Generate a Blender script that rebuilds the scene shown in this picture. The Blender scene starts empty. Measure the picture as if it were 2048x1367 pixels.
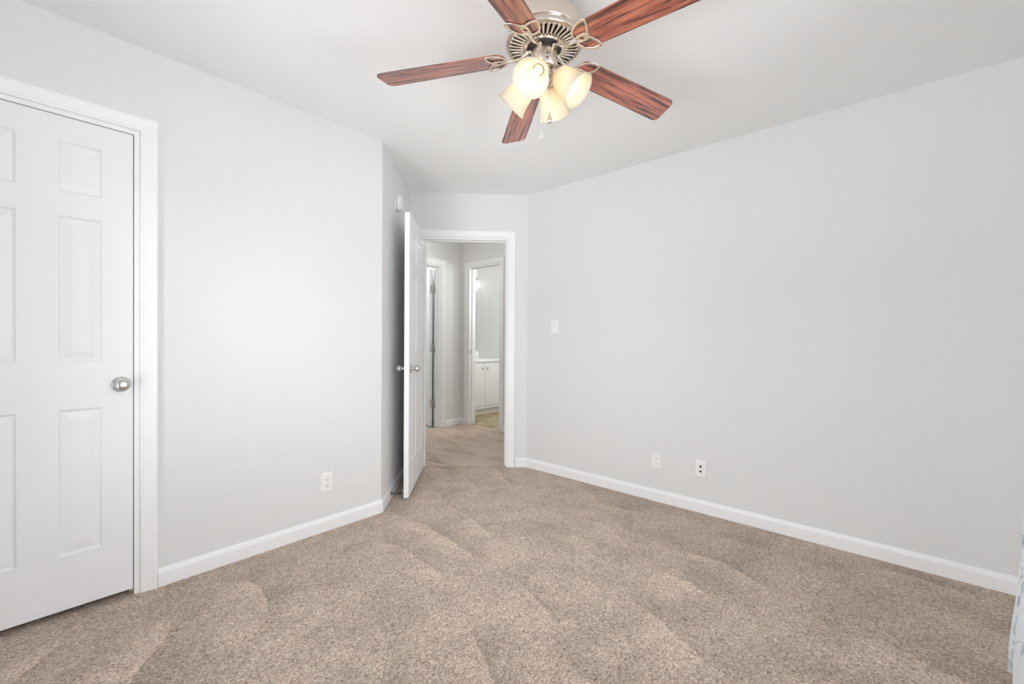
import bpy, bmesh, math, random
from mathutils import Vector, Matrix, noise
from math import sin, cos, pi, radians as R

scene = bpy.context.scene
C = scene.collection
random.seed(4)
Q = 1 / math.sqrt(2)

# ------------------------------------------------------------------ camera
CAMP = Vector((0, 0, 1.15))
def look_basis(yaw, pitch, roll):
    f = Vector((cos(yaw)*cos(pitch), sin(yaw)*cos(pitch), sin(pitch)))
    r = Vector((sin(yaw), -cos(yaw), 0)); u = r.cross(f)
    c, s = cos(roll), sin(roll)
    return c*r + s*u, -s*r + c*u, f
_r, _u, _f = look_basis(R(41.52), R(-.4), R(.37))
cd = bpy.data.cameras.new('camera'); cam = bpy.data.objects.new('camera', cd); C.objects.link(cam)
cd.sensor_width = 36; cd.lens = 861.3 * 36 / 2048; cd.clip_start = .02
cam.matrix_world = Matrix(((_r.x, _u.x, -_f.x, CAMP.x), (_r.y, _u.y, -_f.y, CAMP.y),
                           (_r.z, _u.z, -_f.z, CAMP.z), (0, 0, 0, 1)))
scene.camera = cam

# ------------------------------------------------------------------ light, exposure
w = bpy.data.worlds.new('world'); scene.world = w; w.use_nodes = True
bg = w.node_tree.nodes['Background']; bg.inputs[0].default_value = (.93, .96, 1, 1); bg.inputs[1].default_value = 3.75
def area(name, loc, rot, sx, sy, power, col=(1, 1, 1)):
    l = bpy.data.lights.new(name, 'AREA'); l.shape = 'RECTANGLE'; l.size = sx; l.size_y = sy
    l.energy = power; l.color = col
    o = bpy.data.objects.new(name, l); o.location = loc; o.rotation_euler = rot; C.objects.link(o); return o
def point(name, loc, power, rad=.05, col=(1, 1, 1)):
    l = bpy.data.lights.new(name, 'POINT'); l.energy = power; l.shadow_soft_size = rad; l.color = col
    o = bpy.data.objects.new(name, l); o.location = loc; C.objects.link(o); return o
PW = dict(c=4, d=5, gc=60, gd=115, sc=50, sd=175, bulb=11, hall=6.5, bath=20, far=16)
area('daylight_window_right', (.9, -.70, 1.3), (R(90), 0, 0), 2.3, 1.8, PW['c'], (.95, .975, 1))
area('back_fill_light', (-.86, 1.0, 1.25), (R(90), 0, R(-90)), 2.2, 1.85, PW['d'], (.95, .975, 1))  # unseen fill lamp, added behind the camera with the back opening
# added lamps outside: low ones lift the ceiling, high ones stand for the sky
area('ceiling_fill_right', (.95, -1.45, .05), (R(90+50), 0, 0), 3.0, 1.5, PW['gc'], (.96, .98, 1))
area('ceiling_fill_back', (-1.6, 1.0, .05), (R(90+50), 0, R(-90)), 2.6, 1.5, PW['gd'], (.96, .98, 1))
area('sky_light_right', (.7, -1.9, 3.0), (R(90-45), 0, 0), 3.0, 1.6, PW['sc'], (.94, .97, 1))
area('high_fill_back', (-2.0, 1.0, 3.0), (R(90-45), 0, R(-90)), 2.6, 1.6, PW['sd'], (.94, .97, 1))  # added with the back opening to light floor and walls
point('hall_lamp_light', (3.0, 3.75, 2.22), PW['hall'], .09, (1, .98, .96))
point('bathroom_fill_light', (4.85, 3.5, 1.9), PW['bath'], .05, (1, .99, .98))  # unseen fill lamp without a fixture, added to brighten the vanity
point('far_room_fill_light', (3.1, 5.4, 2.1), PW['far'], .1, (1, 1, 1))  # unseen fill lamp, added to brighten the far room
scene.view_settings.view_transform = 'Standard'; scene.view_settings.look = 'None'
scene.view_settings.gamma = 1; scene.view_settings.use_curve_mapping = False
scene.view_settings.exposure = 0.0
scene.cycles.use_denoising = True
scene.cycles.max_bounces = 14; scene.cycles.diffuse_bounces = 10; scene.cycles.transparent_max_bounces = 12
scene.cycles.sample_clamp_indirect = 8

# ------------------------------------------------------------------ materials
def newmat(name):
    m = bpy.data.materials.new(name); m.use_nodes = True
    return m, m.node_tree.nodes, m.node_tree.links, m.node_tree.nodes['Principled BSDF']
def plain(name, col, rough=.5, metal=0, bump=0, bscale=60, spec=None, var=0):
    m, n, l, b = newmat(name)
    b.inputs['Base Color'].default_value = (*col, 1); b.inputs['Roughness'].default_value = rough
    b.inputs['Metallic'].default_value = metal
    if spec is not None: b.inputs['Specular IOR Level'].default_value = spec
    tc = n.new('ShaderNodeTexCoord')
    t = n.new('ShaderNodeTexNoise'); t.inputs['Scale'].default_value = bscale; t.inputs['Detail'].default_value = 4
    l.new(tc.outputs['Object'], t.inputs['Vector'])
    if bump:
        bp = n.new('ShaderNodeBump'); bp.inputs['Strength'].default_value = bump; bp.inputs['Distance'].default_value = .002
        l.new(t.outputs[0], bp.inputs['Height']); l.new(bp.outputs[0], b.inputs['Normal'])
    if var:
        mr = n.new('ShaderNodeMapRange'); mr.inputs[3].default_value = max(rough-var, .02); mr.inputs[4].default_value = rough+var
        l.new(t.outputs[0], mr.inputs[0]); l.new(mr.outputs[0], b.inputs['Roughness'])
    return m
M = {}
M['wall'] = plain('wall_paint', (.75, .753, .75), .75, bump=.12, bscale=140, spec=.25)
M['ceiling'] = plain('ceiling_paint', (.86, .863, .858), .85, bump=.35, bscale=45, spec=.2)
M['trim'] = plain('trim_paint', (.875, .878, .88), .38, bump=.03, bscale=30, spec=.4)
M['door'] = plain('door_paint', (.84, .845, .85), .42, bump=.05, bscale=25, spec=.4)
M['plastic'] = plain('white_plastic', (.86, .86, .85), .35, var=.05)
M['dark'] = plain('dark_slot', (.03, .03, .03), .6, var=.1)
M['nickel'] = plain('satin_nickel', (.62, .61, .60), .32, 1, var=.05, bscale=90)
M['fan_metal'] = plain('brushed_nickel', (.78, .70, .62), .3, 1, var=.06, bscale=40)  # nickel with the bulbs' warm light tinted into its colour
M['fan_dark'] = plain('motor_dark', (.035, .025, .02), .5, var=.1)
M['chrome'] = plain('chrome', (.75, .75, .75), .15, 1, var=.03)
M['mirror'] = plain('mirror_glass', (.85, .86, .86), .03, 1, var=.01)
M['counter'] = plain('counter_top', (.9, .9, .9), .2, var=.05)
M['stop_metal'] = plain('dark_bronze_metal', (.16, .15, .14), .35, 1, var=.05)
M['rubber'] = plain('black_rubber', (.03, .03, .03), .6, var=.1)
M['closet'] = plain('closet_interior', (.3, .28, .26), .8, var=.1)

def carpet():
    m, n, l, b = newmat('beige_carpet'); b.inputs['Roughness'].default_value = .95
    b.inputs['Specular IOR Level'].default_value = .1
    b.inputs['Sheen Weight'].default_value = .15; b.inputs['Sheen Roughness'].default_value = .5
    tc = n.new('ShaderNodeTexCoord')
    # warped coordinates give curled yarn ends
    wn = n.new('ShaderNodeTexNoise'); wn.inputs['Scale'].default_value = 55; wn.inputs['Detail'].default_value = 2
    l.new(tc.outputs['Object'], wn.inputs['Vector'])
    sc = n.new('ShaderNodeVectorMath'); sc.operation = 'SCALE'; sc.inputs['Scale'].default_value = .022
    l.new(wn.outputs['Color'], sc.inputs[0])
    ad = n.new('ShaderNodeVectorMath'); ad.operation = 'ADD'; l.new(tc.outputs['Object'], ad.inputs[0]); l.new(sc.outputs[0], ad.inputs[1])
    f1 = n.new('ShaderNodeTexNoise'); f1.inputs['Scale'].default_value = 125; f1.inputs['Detail'].default_value = 3; f1.inputs['Roughness'].default_value = .65
    l.new(ad.outputs[0], f1.inputs['Vector'])
    f2 = n.new('ShaderNodeTexNoise'); f2.inputs['Scale'].default_value = 48; f2.inputs['Detail'].default_value = 2
    l.new(ad.outputs[0], f2.inputs['Vector'])
    r1 = n.new('ShaderNodeValToRGB'); e = r1.color_ramp.elements
    e[0].position = .28; e[0].color = (.15, .105, .075, 1); e[1].position = .68; e[1].color = (.70, .58, .485, 1)
    a = r1.color_ramp.elements.new(.40); a.color = (.33, .252, .194, 1)
    a = r1.color_ramp.elements.new(.52); a.color = (.47, .375, .305, 1)
    l.new(f1.outputs[0], r1.inputs[0])
    # brushed nap: strokes of the vacuum lay the pile one way (one crisp edge each), blotches where it was stepped on
    p1 = n.new('ShaderNodeTexNoise'); p1.inputs['Scale'].default_value = .9; p1.inputs['Detail'].default_value = 1.5; p1.inputs['Distortion'].default_value = 0
    l.new(tc.outputs['Object'], p1.inputs['Vector'])
    sp = n.new('ShaderNodeVectorMath'); sp.operation = 'DOT_PRODUCT'; sp.inputs[1].default_value = (3.1, -.55, 0)
    l.new(tc.outputs['Object'], sp.inputs[0])
    def math2(op, x, y):
        q = n.new('ShaderNodeMath'); q.operation = op
        for i, v in enumerate((x, y)):
            if v is None: continue
            if isinstance(v, (int, float)): q.inputs[i].default_value = v
            else: l.new(v, q.inputs[i])
        return q.outputs[0]
    ph = math2('ADD', sp.outputs['Value'], math2('MULTIPLY', p1.outputs[0], 2.4))
    saw = math2('FRACT', ph, None)
    msk = n.new('ShaderNodeTexNoise'); msk.inputs['Scale'].default_value = 2.3; msk.inputs['Detail'].default_value = 1; msk.noise_dimensions = '4D'; msk.inputs['W'].default_value = 3
    l.new(tc.outputs['Object'], msk.inputs['Vector'])
    mm = n.new('ShaderNodeMapRange'); mm.inputs[1].default_value = .47; mm.inputs[2].default_value = .60; l.new(msk.outputs[0], mm.inputs[0])
    st = math2('MULTIPLY', math2('SUBTRACT', saw, .5), mm.outputs[0])
    m1v = math2('ADD', math2('MULTIPLY', st, .36), 1.0)
    class _o: pass
    m1 = _o(); m1.outputs = [m1v]
    p2 = n.new('ShaderNodeTexNoise'); p2.inputs['Scale'].default_value = 4.2; p2.inputs['Detail'].default_value = 5; p2.inputs['Roughness'].default_value = .6
    l.new(tc.outputs['Object'], p2.inputs['Vector'])
    m2 = n.new('ShaderNodeMapRange'); m2.inputs[1].default_value = .40; m2.inputs[2].default_value = .60; m2.inputs[3].default_value = .93; m2.inputs[4].default_value = 1.13
    l.new(p2.outputs[0], m2.inputs[0])
    m3 = n.new('ShaderNodeMapRange'); m3.inputs[1].default_value = .3; m3.inputs[2].default_value = .7; m3.inputs[3].default_value = .90; m3.inputs[4].default_value = 1.08
    l.new(f2.outputs[0], m3.inputs[0])
    mu = n.new('ShaderNodeMath'); mu.operation = 'MULTIPLY'; l.new(m1.outputs[0], mu.inputs[0]); l.new(m2.outputs[0], mu.inputs[1])
    mv = n.new('ShaderNodeMath'); mv.operation = 'MULTIPLY'; l.new(mu.outputs[0], mv.inputs[0]); l.new(m3.outputs[0], mv.inputs[1])
    hv = n.new('ShaderNodeVectorMath'); hv.operation = 'SCALE'; l.new(r1.outputs[0], hv.inputs[0]); l.new(mv.outputs[0], hv.inputs['Scale'])
    l.new(hv.outputs[0], b.inputs['Base Color'])
    bp = n.new('ShaderNodeBump'); bp.inputs['Strength'].default_value = .55; bp.inputs['Distance'].default_value = .006
    l.new(f1.outputs[0], bp.inputs['Height']); l.new(bp.outputs[0], b.inputs['Normal'])
    return m
M['carpet'] = carpet()

def hallwood():
    m, n, l, b = newmat('greige_plank'); b.inputs['Roughness'].default_value = .45; b.inputs['Specular IOR Level'].default_value = .3
    tc = n.new('ShaderNodeTexCoord'); mp = n.new('ShaderNodeMapping'); mp.inputs['Rotation'].default_value = (0, 0, R(22)); mp.inputs['Scale'].default_value = (3, .8, 1)
    l.new(tc.outputs['Object'], mp.inputs[0])
    t = n.new('ShaderNodeTexNoise'); t.inputs['Scale'].default_value = 3.2; t.inputs['Detail'].default_value = 5; t.inputs['Distortion'].default_value = .9
    l.new(mp.outputs[0], t.inputs['Vector'])
    r = n.new('ShaderNodeValToRGB'); e = r.color_ramp.elements
    e[0].position = .28; e[0].color = (.36, .265, .20, 1); e[1].position = .62; e[1].color = (.60, .475, .38, 1)
    a = r.color_ramp.elements.new(.42); a.color = (.51, .395, .31, 1)
    l.new(t.outputs[0], r.inputs[0]); l.new(r.outputs[0], b.inputs['Base Color'])
    return m
M['hallwood'] = hallwood()
def vinyl(name, c1, c2):
    m, n, l, b = newmat(name); b.inputs['Roughness'].default_value = .45
    tc = n.new('ShaderNodeTexCoord'); t = n.new('ShaderNodeTexNoise'); t.inputs['Scale'].default_value = 7; t.inputs['Detail'].default_value = 5
    l.new(tc.outputs['Object'], t.inputs['Vector'])
    r = n.new('ShaderNodeValToRGB'); e = r.color_ramp.elements
    e[0].position = .35; e[0].color = (*c1, 1); e[1].position = .65; e[1].color = (*c2, 1)
    l.new(t.outputs[0], r.inputs[0]); l.new(r.outputs[0], b.inputs['Base Color']); return m
M['vinyl'] = vinyl('tan_vinyl', (.27, .21, .10), (.50, .41, .24))
M['palefloor'] = vinyl('pale_vinyl', (.42, .42, .36), (.55, .54, .47))

def wood():
    m, n, l, b = newmat('cherry_blade'); b.inputs['Roughness'].default_value = .35; b.inputs['Coat Weight'].default_value = 1; b.inputs['Coat Roughness'].default_value = .22; b.inputs['Coat IOR'].default_value = 1.8
    tc = n.new('ShaderNodeTexCoord'); mp = n.new('ShaderNodeMapping'); mp.inputs['Scale'].default_value = (1.6, 24, 24)
    l.new(tc.outputs['Object'], mp.inputs[0])
    oi = n.new('ShaderNodeObjectInfo')
    ad = n.new('ShaderNodeVectorMath'); ad.operation = 'ADD'; l.new(mp.outputs[0], ad.inputs[0]); l.new(oi.outputs['Location'], ad.inputs[1])
    t = n.new('ShaderNodeTexNoise'); t.inputs['Scale'].default_value = 2.2; t.inputs['Detail'].default_value = 7; t.inputs['Roughness'].default_value = .62; t.inputs['Distortion'].default_value = .5
    l.new(ad.outputs[0], t.inputs['Vector'])
    r = n.new('ShaderNodeValToRGB'); e = r.color_ramp.elements
    e[0].position = .40; e[0].color = (.022, .005, .004, 1); e[1].position = .62; e[1].color = (.54, .165, .092, 1)
    a = r.color_ramp.elements.new(.47); a.color = (.30, .072, .042, 1)
    l.new(t.outputs[0], r.inputs[0]); l.new(r.outputs[0], b.inputs['Base Color'])
    return m
M['wood'] = wood()

def frosted():
    m, n, l, b = newmat('frosted_glass_shade')
    b.inputs['Base Color'].default_value = (.86, .82, .73, 1); b.inputs['Roughness'].default_value = .35
    tr = n.new('ShaderNodeBsdfTranslucent'); tr.inputs[0].default_value = (.84, .77, .62, 1)
    t = n.new('ShaderNodeTexNoise'); t.inputs['Scale'].default_value = 14; t.inputs['Detail'].default_value = 3
    mr = n.new('ShaderNodeMapRange'); mr.inputs[3].default_value = .38; mr.inputs[4].default_value = .5
    l.new(t.outputs[0], mr.inputs[0])
    mx = n.new('ShaderNodeMixShader'); l.new(mr.outputs[0], mx.inputs[0]); l.new(b.outputs[0], mx.inputs[1]); l.new(tr.outputs[0], mx.inputs[2])
    l.new(mx.outputs[0], n['Material Output'].inputs[0]); return m
M['shade'] = frosted()
def emis(name, col, s):
    m, n, l, b = newmat(name); b.inputs['Base Color'].default_value = (.9, .9, .9, 1)
    b.inputs['Emission Color'].default_value = (*col, 1); b.inputs['Emission Strength'].default_value = s; return m
M['bulb'] = emis('lit_bulb', (1, .80, .55), PW['bulb'])
M['bath_shade'] = emis('lit_glass_shade', (1, .99, .97), 1.4)
M['hall_dome'] = emis('lit_dome', (1, .96, .9), 2)
def glass():
    m, n, l, b = newmat('window_glass')
    tr = n.new('ShaderNodeBsdfTransparent'); gl = n.new('ShaderNodeBsdfGlossy'); gl.inputs['Roughness'].default_value = .02
    fr = n.new('ShaderNodeFresnel'); mx = n.new('ShaderNodeMixShader')
    l.new(fr.outputs[0], mx.inputs[0]); l.new(tr.outputs[0], mx.inputs[1]); l.new(gl.outputs[0], mx.inputs[2])
    l.new(mx.outputs[0], n['Material Output'].inputs[0]); return m
M['glass'] = glass()
def crystal():
    m, n, l, b = newmat('crystal'); b.inputs['Base Color'].default_value = (.95, .95, .95, 1)
    b.inputs['Transmission Weight'].default_value = .85; b.inputs['Roughness'].default_value = .05; b.inputs['IOR'].default_value = 1.5
    return m
M['crystal'] = crystal()
def curtain_mat():
    m, n, l, b = newmat('printed_curtain'); b.inputs['Roughness'].default_value = .85
    at = n.new('ShaderNodeAttribute'); at.attribute_name = 'print'
    tc = n.new('ShaderNodeTexCoord'); t = n.new('ShaderNodeTexNoise'); t.inputs['Scale'].default_value = 60
    l.new(tc.outputs['Object'], t.inputs['Vector'])
    mr = n.new('ShaderNodeMapRange'); mr.inputs[3].default_value = .94; mr.inputs[4].default_value = 1.04
    l.new(t.outputs[0], mr.inputs[0])
    hv = n.new('ShaderNodeVectorMath'); hv.operation = 'SCALE'; l.new(at.outputs['Color'], hv.inputs[0]); l.new(mr.outputs[0], hv.inputs['Scale'])
    l.new(hv.outputs[0], b.inputs['Base Color'])
    tr = n.new('ShaderNodeBsdfTranslucent'); l.new(hv.outputs[0], tr.inputs[0])
    mx = n.new('ShaderNodeMixShader'); mx.inputs[0].default_value = .25
    l.new(b.outputs[0], mx.inputs[1]); l.new(tr.outputs[0], mx.inputs[2]); l.new(mx.outputs[0], n['Material Output'].inputs[0]); return m
M['curtain'] = curtain_mat()

# ------------------------------------------------------------------ mesh helpers
class MB:
    def __init__(s): s.v = []; s.f = []; s.sm = []; s.mi = []
    def add(s, vs, fs, T=None, smooth=False, mi=0):
        o = len(s.v)
        for v in vs:
            v = Vector(v); s.v.append(T @ v if T is not None else v)
        for f in fs: s.f.append([i + o for i in f]); s.sm.append(smooth); s.mi.append(mi)
    def box(s, a, b, T=None, bev=0, mi=0):
        x0, y0, z0 = a; x1, y1, z1 = b
        x0, x1 = min(x0, x1), max(x0, x1); y0, y1 = min(y0, y1), max(y0, y1); z0, z1 = min(z0, z1), max(z0, z1)
        bm = bmesh.new(); bmesh.ops.create_cube(bm, size=1)
        for v in bm.verts: v.co = Vector(((v.co.x+.5)*(x1-x0)+x0, (v.co.y+.5)*(y1-y0)+y0, (v.co.z+.5)*(z1-z0)+z0))
        if bev: bmesh.ops.bevel(bm, geom=bm.edges[:], offset=bev, segments=2, affect='EDGES', profile=.6)
        bm.verts.index_update(); s.add([v.co.copy() for v in bm.verts], [[v.index for v in f.verts] for f in bm.faces], T, mi=mi); bm.free()
    def lathe(s, prof, T=None, n=32, mi=0, smooth=True, close=False):
        # prof: (radius, z) list around local Z
        vs = []; fs = []; idx = []
        for r, z in prof:
            if r < 1e-6: idx.append([len(vs)]*n); vs.append((0, 0, z))
            else:
                idx.append(list(range(len(vs), len(vs)+n)))
                vs += [(r*cos(2*pi*k/n), r*sin(2*pi*k/n), z) for k in range(n)]
        rows = list(range(len(prof)-1)) + ([len(prof)-1] if close else [])
        for i in rows:
            A, B = idx[i], idx[(i+1) % len(prof)]
            for k in range(n):
                q = [A[k], A[(k+1) % n], B[(k+1) % n], B[k]]
                q2 = [];
                for t in q:
                    if t not in q2: q2.append(t)
                if len(q2) > 2: fs.append(q2)
        s.add(vs, fs, T, smooth, mi)
    def tube(s, pts, r, n=10, T=None, closed=False, flat=None, mi=0):
        pts = [Vector(p) for p in pts]; N = len(pts); vs = []; fs = []
        up = Vector((0, 0, 1))
        for i, p in enumerate(pts):
            a = pts[(i-1) % N] if (closed or i > 0) else p; b = pts[(i+1) % N] if (closed or i < N-1) else p
            t = (b-a).normalized(); sd = t.cross(up)
            if sd.length < .05: sd = t.cross(Vector((1, 0, 0)))
            sd.normalize(); u = sd.cross(t).normalized()
            rr = r[i] if isinstance(r, (list, tuple)) else r
            for k in range(n):
                an = 2*pi*k/n; vs.append(p + sd*cos(an)*rr + u*sin(an)*rr*(flat or 1))
        for i in range(N if closed else N-1):
            j = (i+1) % N
            for k in range(n): fs.append([i*n+k, i*n+(k+1) % n, j*n+(k+1) % n, j*n+k])
        if not closed: fs += [list(range(n))[::-1], [(N-1)*n+k for k in range(n)]]
        s.add(vs, fs, T, True, mi)
    def prism(s, poly, z0, z1, T=None, mi=0):
        n = len(poly)
        s.add([(x, y, z0) for x, y in poly] + [(x, y, z1) for x, y in poly],
              [list(range(n))[::-1], list(range(n, 2*n))] + [[i, (i+1) % n, n+(i+1) % n, n+i] for i in range(n)], T, mi=mi)
    def build(s, name, mat, parent=None, bevel=0, autosm=False):
        me = bpy.data.meshes.new(name); me.from_pydata([tuple(v) for v in s.v], [], s.f)
        mats = mat if isinstance(mat, (list, tuple)) else [mat]
        for m in mats: me.materials.append(m)
        me.polygons.foreach_set('use_smooth', s.sm); me.polygons.foreach_set('material_index', s.mi)
        me.update(); bm = bmesh.new(); bm.from_mesh(me); bmesh.ops.recalc_face_normals(bm, faces=bm.faces); bm.to_mesh(me); bm.free()
        o = bpy.data.objects.new(name, me); C.objects.link(o)
        if parent: o.parent = parent
        if bevel:
            md = o.modifiers.new('b', 'BEVEL'); md.width = bevel; md.segments = 2; md.limit_method = 'ANGLE'; md.angle_limit = R(40)
        return o
def tag(o, label=None, cat=None, group=None, kind=None):
    if label: o['label'] = label
    if cat: o['category'] = cat
    if group: o['group'] = group
    if kind: o['kind'] = kind
    return o
def empty(name, T):
    o = bpy.data.objects.new(name, None); C.objects.link(o); o.matrix_world = T; o.empty_display_size = .05; return o
def frame(o, x, y, z=(0, 0, 1)):
    x = Vector(x).normalized(); y = Vector(y).normalized(); z = Vector(z).normalized(); o = Vector(o)
    return Matrix(((x.x, y.x, z.x, o.x), (x.y, y.y, z.y, o.y), (x.z, y.z, z.z, o.z), (0, 0, 0, 1)))
def T3(x=0, y=0, z=0): return Matrix.Translation((x, y, z))
def RX(a): return Matrix.Rotation(a, 4, 'X')
def RY(a): return Matrix.Rotation(a, 4, 'Y')
def RZ(a): return Matrix.Rotation(a, 4, 'Z')

# wall-local frames: x along the wall, y = into the space being looked from, z up
H = 2.44
E_ = Vector((1.558, 2.527, 0)); K_ = Vector((2.243, 3.213, 0)); G_ = Vector((2.991, 2.465, 0))
FA = frame((0, 2.527, 0), (1, 0, 0), (0, -1, 0))          # left wall, local x = world x
FJ = frame(E_, (Q, Q, 0), (Q, -Q, 0))                     # jog wall
FD = frame(G_, (-Q, Q, 0), (-Q, -Q, 0))                   # entry wall, x from the right corner
FB = frame((2.991, 0, 0), (0, 1, 0), (-1, 0, 0))          # right wall, local x = world y
FH = frame((0, 4.38, 0), (1, 0, 0), (0, -1, 0))           # hall left wall
FT = frame((3.93, 0, 0), (0, 1, 0), (-1, 0, 0))           # hall end wall (to bathroom)
WT = .115

def wall(name, F, x0, x1, openings=(), h=H, label=None):
    mb = MB(); cur = x0
    for (a, b, z0, z1) in openings:
        mb.box((cur, -WT, 0), (a, 0, h))
        if z0 > 0: mb.box((a, -WT, 0), (b, 0, z0))
        mb.box((a, -WT, z1), (b, 0, h)); cur = b
    mb.box((cur, -WT, 0), (x1, 0, h))
    mb2 = MB(); mb2.v = [F @ v for v in mb.v]; mb2.f = mb.f; mb2.sm = mb.sm; mb2.mi = mb.mi
    o = mb2.build(name, M['wall']); return tag(o, kind='structure')

# ------------------------------------------------------------------ shell
DOOR_A = (-.276, .338, 0, 2.062)
wall('wall_left', FA, -.60, 1.558, [DOOR_A])
wall('wall_jog', FJ, 0, .97)
OPD = (.170, .938, 0, 2.048)
wall('wall_entry', FD, 0, 1.0575, [OPD])
wall('wall_right', FB, -.46, 2.465)
FC = frame((0, -.46, 0), (1, 0, 0), (0, 1, 0))
WIN_C = (-.22, 2.02, .45, 2.15)
wall('wall_window', FC, -.60, 2.991, [WIN_C])
FDk = frame((-.60, 0, 0), (0, 1, 0), (1, 0, 0))
FILL_WIN = (-.05, 2.05, .35, 2.15)  # unseen opening, added and sized to light the low walls and floor
wall('wall_back', FDk, -.575, 2.642, [FILL_WIN])
HDOOR = (2.79, 3.555, 0, 2.09)
wall('wall_hall_left', FH, 1.6, 4.045, [HDOOR])
BDOOR = (3.675, 4.262, 0, 2.105)
wall('wall_hall_end', FT, 2.2, 4.38, [BDOOR])
def plainwall(name, a, b):
    m = MB(); m.box(a, b); tag(m.build(name, M['wall']), kind='structure')
plainwall('wall_hall_west', (1.485, 2.75, 0), (1.6, 4.495, H))
plainwall('wall_hall_south', (3.12, 2.085, 0), (4.045, 2.2, H))
plainwall('wall_bathroom_far', (5.04, 3.3, 0), (5.155, 5.335, H))
plainwall('wall_bathroom_mirror_side', (4.045, 5.22, 0), (5.04, 5.335, H))
plainwall('wall_bathroom_south', (4.045, 3.185, 0), (5.155, 3.3, H))
plainwall('wall_bathroom_west', (3.95, 4.495, 0), (4.045, 5.335, H))
plainwall('wall_far_room_west', (2.2, 4.495, 0), (2.3, 6.4, H))
plainwall('wall_far_room_east', (3.86, 4.496, 0), (3.949, 6.4, H))
plainwall('wall_far_room_north', (2.3, 6.3, 0), (3.86, 6.4, H))
plainwall('wall_closet_north', (-.5, 3.25, 0), (.85, 3.35, H))
plainwall('wall_closet_east', (.85, 2.642, 0), (.95, 3.35, H))
plainwall('wall_closet_west', (-.6, 2.642, 0), (-.5, 3.35, H))

m = MB(); m.box((-.72, -.6, H), (5.3, 6.5, H+.08)); tag(m.build('ceiling', M['ceiling']), kind='structure')
mid = .05
cp = [(-.6, -.46), (2.991, -.46), (2.991, 2.465)]
def dpt(s, off): p = FD @ Vector((s, -off, 0)); return (p.x, p.y)
cp += [dpt(OPD[0], 0), dpt(OPD[0], mid), dpt(OPD[1], mid), dpt(OPD[1], 0), (2.243, 3.213), (1.558, 2.527), (.85, 2.527), (.85, 3.25), (-.5, 3.25), (-.5, 2.527), (-.6, 2.527)]
m = MB(); m.prism(cp, -.05, 0); o = tag(m.build('floor', M['carpet']), kind='structure')
hp = [dpt(OPD[0], mid), dpt(-.35, mid), (3.2, 2.2), (3.96, 2.2), (3.96, 4.40), (1.6, 4.40), (1.6, 2.75), dpt(1.35, mid), dpt(OPD[1], mid)]
m = MB(); m.prism(hp, -.055, -.0005); tag(m.build('floor', M['hallwood']), kind='structure')
m = MB(); m.box((3.96, 3.2, -.05), (5.1, 5.3, -.004)); tag(m.build('floor', M['vinyl']), kind='structure')
m = MB(); m.box((2.25, 4.40, -.05), (3.9, 6.35, -.004)); tag(m.build('floor', M['palefloor']), kind='structure')

# ------------------------------------------------------------------ trim
CAS = [(0, 0), (0, .008), (.003, .010), (.010, .0108), (.013, .0100), (.020, .0104), (.026, .0120), (.040, .0145), (.046, .0165), (.056, .0170), (.060, .0150), (.062, 0)]
def casing(name, F, x0, x1, zt, rv=.006, scale=1.0, prof=CAS):
    mb = MB(); k = len(prof); vs = []
    a, b, t = x0 - rv, x1 + rv, zt + rv
    for (u, v) in prof: vs.append((a-u*scale, v, 0))
    for (u, v) in prof: vs.append((a-u*scale, v, t+u*scale))
    for (u, v) in prof: vs.append((b+u*scale, v, t+u*scale))
    for (u, v) in prof: vs.append((b+u*scale, v, 0))
    fs = []
    for s in range(3):
        for i in range(k): j = (i+1) % k; fs.append([s*k+i, s*k+j, (s+1)*k+j, (s+1)*k+i])
    fs += [list(range(k)), list(range(3*k, 4*k))[::-1]]
    mb.add(vs, fs, F); return tag(mb.build(name, M['trim']), kind='structure')
def jamb(name, F, op, stop_y, stop_w=.035, t=.018, parent=None):
    x0, x1, _, zt = op; mb = MB()
    mb.box((x0, -WT-.001, 0), (x0+t, .001, zt), F); mb.box((x1-t, -WT-.001, 0), (x1, .001, zt), F)
    mb.box((x0+t, -WT-.001, zt-t), (x1-t, .001, zt), F)
    s = .011
    mb.box((x0+t, stop_y-stop_w, 0), (x0+t+s, stop_y, zt-t), F); mb.box((x1-t-s, stop_y-stop_w, 0), (x1-t, stop_y, zt-t), F)
    mb.box((x0+t+s, stop_y-stop_w, zt-t-s), (x1-t-s, stop_y, zt-t), F)
    o = mb.build(name, M['trim'], bevel=.0015); tag(o, kind='structure'); return o
def baseboard(name, F, x0, x1, cut0=0, cut1=0):
    # cut: how far the front edge runs past the wall line at a mitred corner
    prof = [(0, 0), (.013, 0), (.013, .060), (.0115, .066), (.008, .070), (.0065, .076), (.004, .082), (0, .083)]
    k = len(prof); vs = [(x0 - cut0*y/.013, y, z) for y, z in prof] + [(x1 + cut1*y/.013, y, z) for y, z in prof]
    fs = [[i, (i+1) % k, k+(i+1) % k, k+i] for i in range(k)] + [list(range(k)), list(range(k, 2*k))[::-1]]
    mb = MB(); mb.add(vs, fs, F); return tag(mb.build(name, M['trim']), kind='structure')
tn = math.tan(R(22.5))*.013
casing('trim_1', FA, DOOR_A[0]+.004, DOOR_A[1]-.004, DOOR_A[3]-.004)
jamb('trim_2', FA, DOOR_A, -.040)
casing('trim_3', FD, OPD[0]+.008, OPD[1]-.008, OPD[3]-.004)
jamb('trim_4', FD, OPD, -.040)
FHj = FH; casing('trim_5', FH, HDOOR[0]+.004, HDOOR[1]-.004, HDOOR[3]-.004, scale=1.15)
jamb('trim_6', FH, HDOOR, -.04, stop_w=.035)
casing('trim_7', FT, BDOOR[0]+.004, BDOOR[1]-.004, BDOOR[3]-.004, scale=1.0)
jamb('trim_8', FT, BDOOR, -.045)
baseboard('baseboard_left', FA, .402, 1.558, 0, tn)
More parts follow.
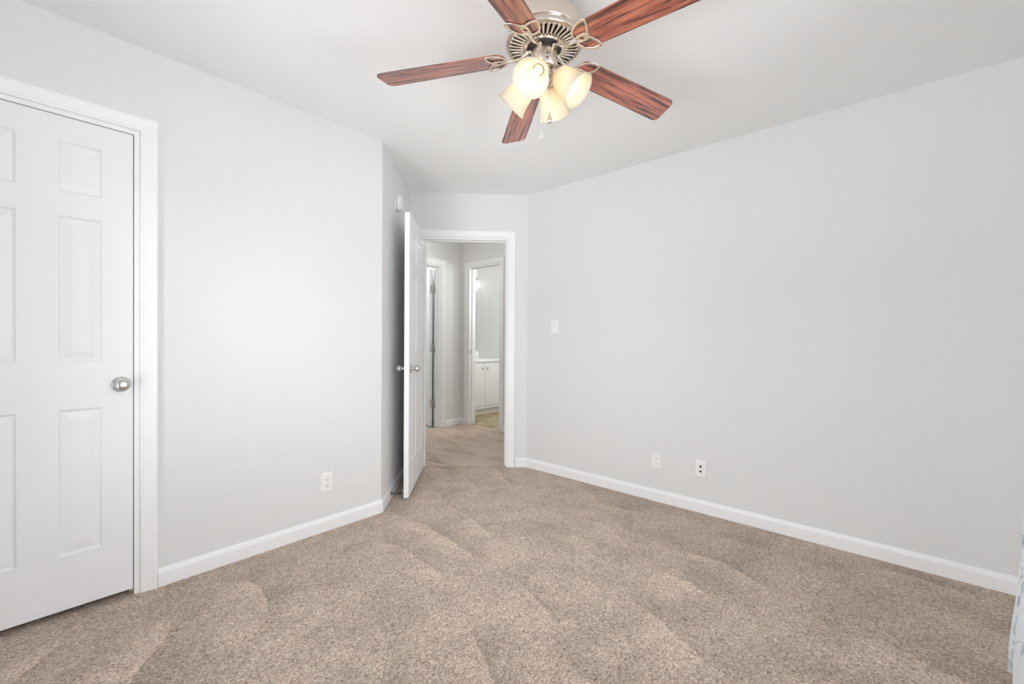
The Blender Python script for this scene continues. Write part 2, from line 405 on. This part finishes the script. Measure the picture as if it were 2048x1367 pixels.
baseboard('baseboard_left_corner', FA, -.60, -.342)
baseboard('baseboard_jog', FJ, 0, .9693, tn, -.013)
baseboard('baseboard_entry', FD, 0, .101, -tn, 0)
baseboard('baseboard_entry_hinge_side', FD, 1.003, 1.0575, 0, -.013)
baseboard('baseboard_right', FB, -.46, 2.465, -.013, -tn)
baseboard('baseboard_window', FC, -.60, 2.991, -.013, -.013)
baseboard('baseboard_back', FDk, -.46, 2.527, -.013, -.013)
baseboard('baseboard_hall_left', FH, 3.635, 3.93, 0, -.013)
baseboard('baseboard_hall_end', FT, 2.2, 3.612, 0, 0)
baseboard('baseboard_hall_end_corner', FT, 4.325, 4.38, 0, -.013)
baseboard('baseboard_bathroom', frame((5.04, 0, 0), (0, 1, 0), (-1, 0, 0)), 3.3, 4.66)

# windows; the back one is unseen, added for its light
def window(name, F, op):
    x0, x1, z0, z1 = op
    root = empty(name, F @ T3((x0+x1)/2, 0, z0)); tag(root, kind='structure')
    L = T3(-(x0+x1)/2, 0, -z0)
    def b(nm, boxes, mat):
        mb = MB()
        for a, c in boxes: mb.box(a, c, L)
        return mb.build(nm, mat, root)
    y0, y1 = -.075, -.035; zm = (z0+z1)/2; xm = (x0+x1)/2
    b('window_frame', [((x0, -.10, z0), (x0+.04, -.02, z1)), ((x1-.04, -.10, z0), (x1, -.02, z1)), ((x0+.04, -.10, z1-.04), (x1-.04, -.02, z1)), ((x0+.04, -.10, z0), (x1-.04, -.02, z0+.04)), ((xm-.025, -.10, z0+.04), (xm+.025, -.02, z1-.04))], M['trim'])
    b('window_sill', [((x0-.04, -.02, z0-.02), (x1+.04, .03, z0))], M['trim'])
    for a, c in ((x0+.04, xm-.025), (xm+.025, x1-.04)):
        s = b('sash', [((a, y0, zm-.02), (c, y1, zm+.02))], M['trim'])
        g = MB(); g.box((a, -.058, z0+.04), (c, -.054, z1-.04), L); g.build('pane', M['glass'], root)
    return root
window('window_1', FC, WIN_C); window('fill_window', FDk, FILL_WIN)

# ------------------------------------------------------------------ six-panel doors
def door_slab_mesh(w, h, t, stile, mull, rows):
    """slab in local x 0..w, y -t..0 (two moulded faces), z 0..h"""
    mb = MB(); pw = (w-2*stile-mull)/2
    cols = [(stile, stile+pw), (stile+pw+mull, w-stile)]
    xs = [0, cols[0][0], cols[0][1], cols[1][0], cols[1][1], w]
    zs = sorted([0, h] + [z for r in rows for z in r])
    rings = [(0, 0), (.003, .0035), (.008, .0075), (.013, .0075), (.016, .0068), (.037, .0018), (.040, .0012)]
    for side in (0, 1):
        yb = 0 if side == 0 else -t; sg = -1 if side == 0 else 1
        for i in range(5):
            for j in range(len(zs)-1):
                xa, xb, za, zb = xs[i], xs[i+1], zs[j], zs[j+1]
                isp = i in (1, 3) and any(abs(r[0]-za) < 1e-6 for r in rows)
                if not isp:
                    mb.add([(xa, yb, za), (xb, yb, za), (xb, yb, zb), (xa, yb, zb)], [[0, 1, 2, 3]]); continue
                vs = []; fs = []
                for (ins, d) in rings:
                    vs += [(xa+ins, yb+sg*d, za+ins), (xb-ins, yb+sg*d, za+ins), (xb-ins, yb+sg*d, zb-ins), (xa+ins, yb+sg*d, zb-ins)]
                for q in range(len(rings)-1):
                    for e in range(4): fs.append([q*4+e, q*4+(e+1) % 4, q*4+4+(e+1) % 4, q*4+4+e])
                fs.append([len(vs)-4, len(vs)-3, len(vs)-2, len(vs)-1]); mb.add(vs, fs)
    mb.add([(0, 0, 0), (w, 0, 0), (w, 0, h), (0, 0, h), (0, -t, 0), (w, -t, 0), (w, -t, h), (0, -t, h)],
           [[0, 1, 5, 4], [1, 2, 6, 5], [2, 3, 7, 6], [3, 0, 4, 7]])
    o = mb; return o
KNOB = [(0, .066), (.010, .0655), (.018, .063), (.0235, .058), (.0262, .051), (.0262, .044), (.0235, .037), (.018, .032), (.0125, .028), (.0105, .024), (.0105, .014), (.014, .010), (.0195, .0085), (.029, .0075), (.0325, .005), (.033, 0)]
def knob(parent, T):
    mb = MB(); mb.lathe([(0, .0)]+KNOB[::-1], T, 40); return tag(mb.build('door_knob', M['nickel'], parent), 'satin nickel round knob')
def door(name, F, w, h, t, stile, mull, rows, knobx, knobz, both=True, hinges=(), hinge_x=None, latch=None):
    """F maps slab-local space (x 0..w, y -t..0) to the world; local origin = bottom hinge corner"""
    root = empty(name, F); s = door_slab_mesh(w, h, t, stile, mull, rows).build('door_panel', M['door'], root)
    knob(root, T3(knobx, 0, knobz) @ RX(R(-90)))
    if both: knob(root, T3(knobx, -t, knobz) @ RX(R(90)))
    return root
ROWS = [(.222, .820), (1.018, 1.612), (1.710, 1.914)]
# 1: closed closet door in the left wall (knob on the right)
FD1 = FA @ T3(-.258+.003, -.004, .028)
d1 = door('door_1', FD1, .569+.0028, 2.0125, .035, .10, .112, ROWS, .532, .913, both=False)
# strike plate on the jamb beside the knob
mb = MB(); mb.box((.5752, -.030, .885), (.5782, -.001, .942), bev=.0006)
tag(mb.build('latch_plate', M['nickel'], d1), 'small nickel latch plate at the door edge')
tag(d1, 'closed white six-panel closet door with satin knob in left wall', 'door', kind='structure')
# 2: open entry door, swung 90 degrees against the jog wall; hinge at the entry wall's left jamb
FO = frame(FD @ Vector((OPD[1]-.018+.030, .004, .014)), (-Q, -Q, 0), (-Q, Q, 0))
d2 = door('door_2', FO, .757, 2.030, .035, .112, .105, [(.226, .828), (1.030, 1.620), (1.715, 1.925)], .757-.060, .918)
lp = MB(); lp.box((.7565, -.030, .888), (.7585, -.005, .945), bev=.0006); o = lp.build('latch_plate', M['nickel'], d2); tag(o, 'nickel latch plate on door edge')
lb = MB(); lb.box((.758, -.0235, .908), (.7615, -.0125, .925), bev=.001); lb.build('latch_bolt', M['chrome'], o)
def hinge_mesh(x, z, hh=.089):
    mb = MB(); mb.box((x-.001, -.033, z), (x+.0015, .0, z+hh)); mb.lathe([(0, z-.003), (.0055, z-.003), (.0055, z+hh+.003), (0, z+hh+.003)], T3(x-.003, .004, 0), 12); return mb
for z in (.18, .95, 1.74): hinge_mesh(0, z).build('hinge', M['nickel'], d2)
tag(d2, 'white six-panel door standing open at the entry corner', 'door', kind='structure')
# 3: hall door on the left, opened into the far room
ang = R(68)
hx, hy = HDOOR[1]-.020, 4.38+WT
FH3 = frame((hx-.058, hy+.012, .012), (cos(ang), sin(ang), 0), (-sin(ang), cos(ang), 0))
# slab runs away from the hinge; its edge and the face toward the hall opening are seen
d3 = door('door_3', FH3 @ T3(0, .0, 0), .72, 2.03, .035, .11, .10, ROWS, .66, .93)
for z in (.24, .96, 1.73):
    mb = MB(); mb.box((-.0015, -.033, z), (.0005, 0, z+.1)); mb.box((-.028, -.040, z), (-.004, -.037, z+.1)) if False else None
    o = mb.build('hinge', M['nickel'], d3)
tag(d3, 'white six-panel door swung into the far room off the hall', 'door', kind='structure')
# hinge leaves on the hall door jamb
for z in (.25, .97, 1.74):
    mb = MB(); mb.box((HDOOR[1]-.0195, -WT+.006, z), (HDOOR[1]-.018, -WT+.042, z+.1), FH)
    mb.lathe([(0, z), (.007, z), (.007, z+.1), (0, z+.1)], FH @ T3(HDOOR[1]-.026, -WT-.006, 0), 12)
    tag(mb.build('jamb_hinge', M['nickel'], bpy.data.objects['trim_6']))

# strike on bathroom door jamb and entry jamb
mb = MB(); mb.box((BDOOR[1]-.0195, -.036, .945), (BDOOR[1]-.0178, -.006, 1.0), FT); mb.build('strike_plate', M['nickel'], bpy.data.objects['trim_8'])
mb = MB(); mb.box((OPD[0]+.0175, -.034, .90), (OPD[0]+.0190, -.006, .96), FD); mb.build('strike_plate', M['nickel'], bpy.data.objects['trim_4'])

# ------------------------------------------------------------------ wall plates
def plate_base(F, x, z, name):
    root = empty(name, F @ T3(x, 0, z)); mb = MB()
    w, h = .035, .0575
    prof = [(0, 0), (0, .002), (.002, .0045), (.005, .006)]
    vs = []
    for ins, d in prof: vs += [(-w+ins, d, -h+ins), (w-ins, d, -h+ins), (w-ins, d, h-ins), (-w+ins, d, h-ins)]
    fs = [[q*4+e, q*4+(e+1) % 4, q*4+4+(e+1) % 4, q*4+4+e] for q in range(3) for e in range(4)] + [[12, 13, 14, 15], [3, 2, 1, 0]]
    mb.add(vs, fs); mb.build('cover_plate', M['plastic'], root); return root
def screw(root, x, z, m='plastic', y=.006):
    mb = MB(); mb.lathe([(0, .0012), (.0025, .001), (.0033, 0)], T3(x, y, z) @ RX(R(-90)), 14); mb.box((-.0025, .0008, -.0003), (.0025, .0014, .0003), T3(x, y, z)); mb.build('screw', M[m], root)
def outlet(F, x, z, label):
    r = plate_base(F, x, z, 'wall_outlet')
    for s in (1, -1):
        zc = s*.0195; mb = MB()
        pts = []
        for a in range(24):
            an = 2*pi*a/24; px, pz = .0172*cos(an), .0172*sin(an); pz = max(-.0142, min(.0142, pz)); pts.append((px, pz))
        T = T3(0, .006, zc) @ RX(R(90)) @ Matrix.Scale(-1, 4, (0, 0, 1))
        mb.prism(pts, 0, .0018, T); rc = mb.build('receptacle', M['plastic'], r)
        mb = MB()
        mb.box((-.0072, .0076, zc-.001), (-.0052, .0080, zc+.007)); mb.box((.0052, .0076, zc-.001), (.0070, .0080, zc+.0055))
        mb.lathe([(0, .0004), (.0026, .0004), (.0026, 0)], T3(0, .0077, zc-.0075) @ RX(R(-90)), 14)
        tag(mb.build('socket_slots', M['dark'], rc), 'dark plug slots')
    screw(r, 0, 0); return tag(r, label, 'outlet')
outlet(FA, 1.193, .288, 'white duplex power outlet low on the left wall')
outlet(FB, 1.259, .288, 'white duplex power outlet on right wall, left of the cable plate')
r = plate_base(FB, .955, .291, 'cable_plate')
for z in (.0165, -.0165):
    mb = MB(); mb.lathe([(0, .001), (.0035, .001), (.0035, .004), (.0055, .004), (.0068, .002), (.0068, 0)], T3(0, .006, z) @ RX(R(-90)), 20)
    tag(mb.build('cable_jack', M['fan_dark'], r), 'round dark jack')
screw(r, 0, .042); screw(r, 0, -.042)
tag(r, 'white wall plate with two round dark jacks, right of the outlet', 'wall plate')
r = plate_base(FB, 2.161, 1.257, 'light_switch')
mb = MB(); mb.box((-.0055, .005, -.0125), (.0055, .0068, .0125)); mb.build('toggle_frame', M['plastic'], r)
mb = MB(); mb.box((-.0036, .0, -.004), (.0036, .016, .004), T3(0, .0055, 0) @ RX(R(28)), bev=.001); mb.build('toggle', M['plastic'], r)
screw(r, 0, .030); screw(r, 0, -.030)
tag(r, 'white toggle light switch on right wall near the doorway', 'light switch')

# smoke detector high on the jog wall
r = empty('smoke_detector', FJ @ T3(.435, 0, 2.176))
TT = RX(R(-90))
mb = MB(); mb.lathe([(0, 0), (.064, 0), (.0655, .003), (.0655, .010), (.063, .0125), (0, .0125)], TT, 48); mb.build('base_plate', M['plastic'], r)
mb = MB(); mb.lathe([(0, .0125), (.058, .0125), (.058, .0155), (0, .0155)], TT, 48); tag(mb.build('gap_ring', M['dark'], r), 'dark seam')
mb = MB(); mb.lathe([(0, .0155), (.0635, .0155), (.064, .020), (.060, .034), (.054, .041), (.046, .044), (.02, .0455), (0, .0455)], TT, 48); mb.build('cover', M['plastic'], r)
mb = MB(); mb.box((-.004, .0440, -.012), (.004, .0462, .004)); tag(mb.build('sensor_slot', M['dark'], r), 'small dark slot')
tag(r, 'round white smoke detector high on the angled wall', 'smoke detector')

# door stop on the jog baseboard
r = empty('door_stop', FJ @ T3(.251, .013, .034))
mb = MB(); mb.lathe([(0, 0), (.0135, 0), (.0135, .002), (.010, .004), (.0045, .006), (.0045, .0075), (.0045, .058), (0, .058)], TT, 20); mb.build('rod', M['stop_metal'], r)
mb = MB(); mb.lathe([(0, .058), (.0075, .058), (.008, .061), (.0075, .072), (.005, .075), (0, .075)], TT, 16); mb.build('bumper_tip', M['rubber'], r)
tag(r, 'metal door stop on baseboard behind the open door', 'door stop')

# ------------------------------------------------------------------ bathroom
yb = 5.22; yf = 4.685; xR = 5.034; xL = 4.10
r = empty('bathroom_vanity', T3(xL, yb, 0) )
def vb(nm, boxes, mat, parent=None, bev=.002):
    mb = MB()
    for a, c in boxes: mb.box((a[0]-xL, a[1]-yb, a[2]), (c[0]-xL, c[1]-yb, c[2]))
    return mb.build(nm, mat, parent or r, bevel=bev)
vb('cabinet_body', [((xL, yf, .085), (xR, yb-.002, .80))], M['trim'])
vb('toe_kick', [((xL+.01, yf+.03, -.004), (xR-.01, yb-.01, .085))], M['trim'])
for (a, c, kx) in ((4.315, 4.652, 4.652-.055), (4.662, 5.000, 4.662+.045)):
    d = vb('cabinet_door', [((a, yf-.016, .125), (c, yf, .775))], M['trim'])
    mb = MB(); mb.lathe([(0, 0), (.006, 0), (.005, .010), (.012, .016), (.0135, .021), (.010, .026), (0, .027)], T3(kx-xL, yf-.016-yb, .706) @ RX(R(90)), 18); tag(mb.build('cabinet_knob', M['nickel'], d), 'small nickel knob')
vb('bottom_rail', [((4.10, yf-.012, .085), (xR, yf, .115))], M['trim'])
ct = vb('counter', [((xL, yf-.03, .80), (xR+.004, yb-.002, .835))], M['counter'], bev=.004)
vb('backsplash', [((xL, yb-.02, .835), (xR+.004, yb-.002, .935))], M['counter'])
tag(r, 'white two-door bathroom vanity with white counter seen through the doorway', 'vanity')
mb = MB(); mb.box((4.25, yb-.008, .955), (5.018, yb-.001, 1.94)); o = mb.build('wall_mirror', M['mirror']); tag(o, 'frameless rectangular mirror above the bathroom vanity', 'mirror')
r = empty('vanity_light', T3(4.9, yb, 2.14))
mb = MB(); mb.box((-.50, -.022, -.03), (.10, -.001, .03), bev=.004); mb.box((-.45, -.09, -.008), (.04, -.074, .008), bev=.002); mb.box((-.02, -.08, -.006), (-.008, -.02, .006)); mb.build('light_bar', M['chrome'], r)
for dx in (-.36, -.17, .02):
    mb = MB(); mb.lathe([(0, -.005), (.020, -.005), (.024, -.02), (.024, -.055), (0, -.055)], T3(dx, -.085, 0), 20); mb.build('socket_cup', M['chrome'], r)
    mb = MB(); mb.lathe([(.03, -.05), (.052, -.055), (.052, -.145), (.045, -.15), (0, -.15)], T3(dx, -.085, 0), 24); tag(mb.build('glass_shade', M['bath_shade'], r), 'bright lit white glass shade')
tag(r, 'chrome vanity light with lit white shades above bathroom mirror', 'light')
r = empty('hall_ceiling_light', T3(3.0, 3.75, H))
mb = MB(); mb.lathe([(0, 0), (.11, 0), (.11, -.02), (0, -.02)], None, 40); mb.build('fixture_base', M['chrome'], r)
mb = MB(); mb.lathe([(.10, -.02), (.098, -.045), (.08, -.07), (.045, -.088), (0, -.094)], None, 40); mb.build('glass_dome', M['hall_dome'], r)
tag(r, 'flush round dome light on the hall ceiling', 'light')

# ------------------------------------------------------------------ ceiling fan
HX, HY = 1.3315, 1.023
fan = empty('ceiling_fan', T3(HX, HY, H))
def fz(z): return z-H
mb = MB()
mb.lathe([(0, 0), (.085, 0), (.085, fz(2.405)), (.088, fz(2.400)), (.118, fz(2.394)), (.130, fz(2.386)), (.136, fz(2.374)), (.137, fz(2.360)), (.137, fz(2.318)),
          (.1355, fz(2.314)), (.130, fz(2.311)), (.129, fz(2.308)), (.133, fz(2.305)), (.142, fz(2.301)), (.1475, fz(2.295)), (.149, fz(2.287)), (.1465, fz(2.280)), (.142, fz(2.276)), (.1405, fz(2.278)), (.140, fz(2.288)), (0, fz(2.30))], None, 72)
mb.build('motor_housing', M['fan_metal'], fan)
# slotted vent plate
mb = MB(); NS = 40; r0, r1, ra, rb = .067, .141, .084, .131
def cz(r): return fz(2.2705 + (r-.066)*.09)
def ringstrip(ri, ro, a0, a1, n=2, th=.003):
    vs = []; fs = []
    for k in range(n+1):
        a = a0+(a1-a0)*k/n
        for rr in (ri, ro): vs += [(rr*cos(a), rr*sin(a), cz(rr)), (rr*cos(a), rr*sin(a), cz(rr)+th)]
    for k in range(n):
        o = 4*k; fs += [[o, o+2, o+6, o+4], [o+1, o+5, o+7, o+3], [o, o+4, o+5, o+1], [o+2, o+3, o+7, o+6]]
    fs += [[0, 1, 3, 2], [4*n, 4*n+2, 4*n+3, 4*n+1]]; mb.add(vs, fs)
ringstrip(r0, ra, 0, 2*pi, 96); ringstrip(rb, r1, 0, 2*pi, 96)
for k in range(NS):
    a = 2*pi*k/NS; g = 2*pi/NS*.29
    mb.tube([(rr*cos(a), rr*sin(a), cz(rr)+.001) for rr in (ra-.004, ra+.01, rb-.01, rb+.004)], [.0062, .0045, .0052, .0075], 8, flat=.6)
mb.build('vent_plate', M['fan_metal'], fan)
mb = MB(); mb.lathe([(0, fz(2.290)), (.138, fz(2.290)), (.138, fz(2.287)), (.0, fz(2.287))], None, 48); mb.build('motor_core', M['fan_dark'], fan)
mb = MB(); mb.lathe([(0, fz(2.284)), (.064, fz(2.284)), (.064, fz(2.272)), (.040, fz(2.272)), (.040, fz(2.268)), (0, fz(2.268))], None, 48); mb.build('flywheel', M['fan_dark'], fan)
mb = MB(); mb.lathe([(0, fz(2.272)), (.036, fz(2.2715)), (.036, fz(2.262)), (0, fz(2.262))], None, 40); mb.build('collar', M['fan_metal'], fan)
mb = MB(); mb.lathe([(0, fz(2.264)), (.050, fz(2.264)), (.0525, fz(2.261)), (.0525, fz(2.194)), (.050, fz(2.190)), (.044, fz(2.188)), (0, fz(2.188))], None, 48); sw = mb.build('switch_housing', M['fan_metal'], fan)
mb = MB()
for (a, z) in ((-128, 2.225), (-128, 2.208)):
    A = R(a); mb.lathe([(0, .003), (.003, .002), (.004, 0)], T3(.0523*cos(A), .0523*sin(A), fz(z)) @ RZ(A) @ RY(R(90)), 12)
mb.build('screw', M['fan_dark'], sw)
mb = MB(); mb.lathe([(0, fz(2.190)), (.034, fz(2.190)), (.036, fz(2.180)), (.034, fz(2.162)), (.026, fz(2.150)), (.014, fz(2.143)), (.009, fz(2.136)), (.009, fz(2.128)), (.004, fz(2.122)), (0, fz(2.121))], None, 36)
mb.build('light_fitter', M['fan_metal'], fan)

# blades
BR0, BR1 = .148, .660
def blade_mesh():
    # outline in (radial, across); +y = leading side
    pts = []
    w0, w1 = .0565, .0685
    for k in range(13):                      # rounded root
        a = R(90 + 180*k/12); pts.append((BR0+.040+.040*cos(a), w0*sin(a)*1.0))
    # tip: straight run out to clipped rounded corners
    def arc(cx, cy, rr, a0, a1, n=6): return [(cx+rr*cos(R(a0+(a1-a0)*k/n)), cy+rr*sin(R(a0+(a1-a0)*k/n))) for k in range(n+1)]
    pts += arc(BR1-.035, -w1+.030, .030, -90, -20)
    pts += arc(BR1-.021, w1-.034, .026, 10, 88)
    mb = MB(); mb.prism(pts, -.003, .003); return mb
def petal(sgn):
    P = [(.000, .0), (.012, .022), (.030, .043), (.052, .056), (.072, .060), (.081, .056), (.080, .046), (.074, .030), (.066, .013), (.058, .0)]
    P += [(.050, .004), (.036, .006), (.018, .003)]
    P = [(x, y*sgn) for x, y in P]; return P
def smooth_closed(P, n=5):
    out = []; N = len(P)
    for i in range(N):
        p0, p1, p2, p3 = [Vector((*P[(i+k) % N], 0)) for k in (-1, 0, 1, 2)]
        for k in range(n):
            t = k/n; out.append(.5*((2*p1)+(-p0+p2)*t+(2*p0-5*p1+4*p2-p3)*t*t+(-p0+3*p1-3*p2+p3)*t**3))
    return out
def iron_mesh():
    mb = MB(); z = -.0065; X0 = .146
    def loop(P, r=.0052): mb.tube([(X0+p.x, p.y, z) for p in smooth_closed(P)], r, 8, closed=True, flat=.5)
    # two pointed petals and a small ring where they cross
    for s in (1, -1):
        P = [(.002, 0), (.006, .026), (.022, .047), (.046, .059), (.068, .062), (.077, .058), (.074, .038), (.062, .016), (.046, -.004), (.030, -.012), (.014, -.010)]
        loop([(x, y*s) for x, y in P])
    loop([(.018+.020*(1-cos(2*pi*k/12)), .013*sin(2*pi*k/12)) for k in range(12)], .0042)
    mb.lathe([(0, -.0035), (.009, -.0035), (.010, 0), (.009, .003), (0, .003)], T3(X0+.002, 0, z), 16)
    return mb
PH = 2.168
blades = []
bproto = None
for k in range(5):
    a = PH - k*2*pi/5
    Tb = T3(0, 0, fz(2.2526)) @ RZ(a) @ RY(R(3.9 if k == 1 else 4.8)) @ RX(R(-12))
    if k == 0:
        b = blade_mesh().build('blade', M['wood'], fan, bevel=.0012); ir = iron_mesh().build('blade_iron', M['fan_metal'], b)
    else:
        b2 = b.copy(); C.objects.link(b2); i2 = ir.copy(); C.objects.link(i2); i2.parent = b2; b = b2; ir = i2
    b.matrix_local = Tb; tag(ir, 'nickel blade bracket of looped petals')
    blades.append(b)
    # curved stem from the flywheel to the bracket
    mb = MB(); T = RZ(a)
    st = [(.046, 0, fz(2.268)), (.058, 0, fz(2.266)), (.070, 0, fz(2.258)), (.084, 0, fz(2.246)), (.100, 0, fz(2.238)), (.122, 0, fz(2.2345)), (.150, 0, fz(2.2325))]
    mb.tube(st, [.0085, .0085, .0075, .0065, .006, .006, .007], 10, T, flat=.8)
    mb.lathe([(0, -.004), (.010, -.004), (.011, .003), (0, .003)], T @ T3(.050, 0, fz(2.2645)), 16)
    mb.build('bracket_arm', M['fan_metal'], fan)

# lamp shades
AZ0 = 198; MR, MZ, TILT = .140, 2.080, R(46)
prof_o = [(.0245, 0), (.030, .003), (.0375, .010), (.043, .020), (.046, .032), (.0478, .046), (.0500, .062), (.0535, .080), (.0585, .097), (.0640, .109), (.0672, .114)]
prof_i = [(r-.0028, z+.0004) for r, z in prof_o]
sh = None
for k in range(4):
    a = R(AZ0-90*k)
    # axis points outwards and down
    ax = Vector((sin(TILT)*cos(a), sin(TILT)*sin(a), -cos(TILT)))
    mc = Vector((MR*cos(a), MR*sin(a), fz(MZ))); nk = mc - ax*.114
    sd = Vector((-sin(a), cos(a), 0)); up = ax.cross(sd)
    Ts = frame(nk, sd, up, ax)
    if k == 0:
        mb = MB(); mb.lathe(prof_o + prof_i[::-1], None, 48, close=True); s = mb.build('lamp_shade', M['shade'], fan)
        tag(s, 'frosted bell glass shade, lit')
        mb = MB(); mb.lathe([(0, -.002), (.010, 0), (.0115, .012), (.0145, .024), (.0158, .034), (.0145, .044), (.0105, .053), (.005, .060), (0, .062)], T3(0, 0, .022), 24); bu = mb.build('bulb', M['bulb'], s); tag(bu, 'glowing candle bulb')
        mb = MB(); mb.lathe([(0, 0), (.0175, 0), (.0175, .006), (.0135, .010), (.0135, .024), (0, .024)], T3(0, 0, -.001), 24); so = mb.build('bulb_socket', M['plastic'], s)
        mb = MB(); mb.lathe([(0, -.036), (.009, -.036), (.012, -.032), (.021, -.026), (.0262, -.018), (.0268, -.004), (.0262, .004), (.024, .005), (.022, .0), (0, .0)], None, 32); cu = mb.build('socket_cup', M['fan_metal'], s)
    else:
        s2 = s.copy(); C.objects.link(s2)
        for ch in (bu, so, cu):
            c2 = ch.copy(); C.objects.link(c2); c2.parent = s2
        s = s2
    s.matrix_local = Ts
    mb = MB(); tip = nk - ax*.034
    mb.tube([(.022*cos(a), .022*sin(a), fz(2.172)), (.034*cos(a), .034*sin(a), fz(2.180)), tip*.55+Vector((.036*cos(a), .036*sin(a), fz(2.184)))*.45, tip, tip+ax*.012], [.0075, .007, .0068, .0068, .0068], 12)
    mb.build('light_arm', M['fan_metal'], fan)

# pull chains with fobs
def pull(px, py, ztop, zfob, mat, lab):
    mb = MB(); n = int((ztop-zfob-.030)/.0042)
    for i in range(n):
        z = ztop - i*.0042; mb.lathe([(0, .0015), (.00125, .0008), (.0015, 0), (.00125, -.0008), (0, -.0015)], T3(px, py, fz(z)), 6)
    mb.tube([(px, py, fz(ztop)), (px, py, fz(zfob+.026))], .0004, 5)
    c = tag(mb.build('pull_chain', M['chrome'], fan), lab)
    mb = MB(); mb.lathe([(0, .027), (.002, .026), (.0028, .020), (.0055, .010), (.0085, .002), (.0103, -.006), (.0095, -.012), (.006, -.0165), (0, -.018)], T3(px, py, fz(zfob)), 24)
    tag(mb.build('pull_fob', mat, c), 'teardrop pull fob')
pull(1.3451-HX, 1.0046-HY-.0, 2.19, 2.002, M['fan_metal'], 'shorter bead pull chain')
pull(1.3180-HX, 1.0255-HY, 2.13, 1.934, M['crystal'], 'longer bead pull chain')
tag(fan, 'five-blade cherry wood ceiling fan with nickel motor and four lit shades', 'ceiling fan')

# ------------------------------------------------------------------ curtain at the right window
def curtain():
    # silhouette offsets measured at the far edge, in metres from the window wall side
    zs = [(0.01, -.305), (.114, -.306), (.20, -.312), (.283, -.3195), (.362, -.324), (.42, -.3285), (.555, -.3305), (.655, -.334), (.82, -.336), (1.2, -.345), (1.7, -.352), (2.16, -.358)]
    def edge_y(z):
        for (a, ya), (b, yb_) in zip(zs, zs[1:]):
            if z <= b: return ya + (yb_-ya)*max(0, (z-a))/(b-a)
        return zs[-1][1]
    X1, X0 = 2.25, 1.98
    nx, nz = 110, 520; z0, z1 = .012, 2.16
    vs = []; rng = random.Random(7)
    leaves = []
    # (across, height, size, angle, kind)
    base = [(.020, .355, .030, 70, 0), (.034, .392, .030, 62, 0), (.060, .300, .050, -35, 1), (.020, .268, .050, 80, 0), (.045, .215, .060, 55, 2), (.030, .160, .060, -60, 2),
            (.050, .120, .050, 20, 1), (.030, .075, .055, 100, 1), (.055, .055, .050, 40, 1), (.018, .045, .05, -20, 1), (.075, .09, .05, 10, 1), (.02, .47, .05, 85, 2), (.05, .52, .045, 30, 1),
            (.06, .44, .045, 110, 2), (.03, .60, .05, 60, 1)]
    leaves += base
    for i in range(150):
        leaves.append((rng.uniform(.0, .60), rng.uniform(.03, 2.12), rng.uniform(.045, .085), rng.uniform(0, 180), rng.choice((0, 1, 1, 2, 2))))
    cols = {0: (.28, .30, .33), 1: (.42, .54, .58), 2: (.52, .59, .60)}
    colr = []
    arc = .62
    cells = {}
    for L in leaves:
        for gx in range(int((L[0]-.07)/.07)-1, int((L[0]+.07)/.07)+2):
            for gz in range(int((L[1]-.07)/.07)-1, int((L[1]+.07)/.07)+2): cells.setdefault((gx, gz), []).append(L)
    def shade(u, z):
        c = Vector((.84, .86, .88))
        for (lu, lz, sz, an, kd) in cells.get((int(u/.07), int(z/.07)), ()):
            d = Vector((u-lu, z-lz)); t = R(an); x = d.x*cos(t)+d.y*sin(t); y = -d.x*sin(t)+d.y*cos(t)
            x /= sz*.5
            if abs(x) < 1 and abs(y) < sz*(.13 if kd == 0 else .27)*(1-x*x)**.8:
                k = .65 + .35*noise.noise(Vector((u*40, z*40, kd)))
                c = c.lerp(Vector(cols[kd]), max(.3, min(1, k)))
            elif 1 <= x < 2.2 and abs(y - .006*sin(x*2)) < .0011: c = c.lerp(Vector((.45, .47, .5)), .7)
        return c
    for j in range(nz+1):
        z = z0+(z1-z0)*j/nz; ey = edge_y(z); amp = .022 + .012*(1-z/2.2)
        for i in range(nx+1):
            s = i/nx; x = X1 - (X1-X0)*s
            ph = 2*pi*3.4*s
            y = ey - .002 + amp*(cos(ph + .35*sin(z*1.6)) - 1)*.62 - .006*sin(ph*.5+z)
            x2 = x + .006*sin(ph*2) + .004*sin(z*3.0)*s
            vs.append((x2, y, z)); colr.append(shade(s*arc, z))
    fs = [[j*(nx+1)+i, j*(nx+1)+i+1, (j+1)*(nx+1)+i+1, (j+1)*(nx+1)+i] for j in range(nz) for i in range(nx)]
    ox, oy = 2.115, -.36
    mb = MB(); mb.add([(x-ox, y-oy, z) for x, y, z in vs], fs, None, True)
    o = mb.build('curtain', M['curtain'])
    ca = o.data.color_attributes.new('print', 'FLOAT_COLOR', 'POINT')
    for i, c in enumerate(colr): ca.data[i].color = (c.x, c.y, c.z, 1)
    o.location = (ox, oy, 0)
    md = o.modifiers.new('s', 'SOLIDIFY'); md.thickness = .0012
    tag(o, 'white curtain printed with blue-grey leaves, hanging at right edge', 'curtain')
curtain()
r = empty('curtain_rod', T3(.95, -.385, 2.175))
mb = MB(); mb.tube([(-1.35, 0, 0), (1.37, 0, 0)], .010, 14); mb.lathe([(0, .03), (.016, .022), (.019, .01), (.014, 0), (0, -.002)], T3(1.37, 0, 0) @ RY(R(90)), 18); mb.lathe([(0, .03), (.016, .022), (.019, .01), (.014, 0), (0, -.002)], T3(-1.35, 0, 0) @ RY(R(-90)), 18); mb.build('rod', M['nickel'], r)
for x in (-1.25, 1.28):
    mb = MB(); mb.box((x-.006, -.073, -.012), (x+.006, 0, -.004)); mb.box((x-.012, -.0745, -.035), (x+.012, -.070, .025)); mb.build('rod_bracket', M['nickel'], r)
tag(r, 'satin metal curtain rod above the window', 'curtain rod')
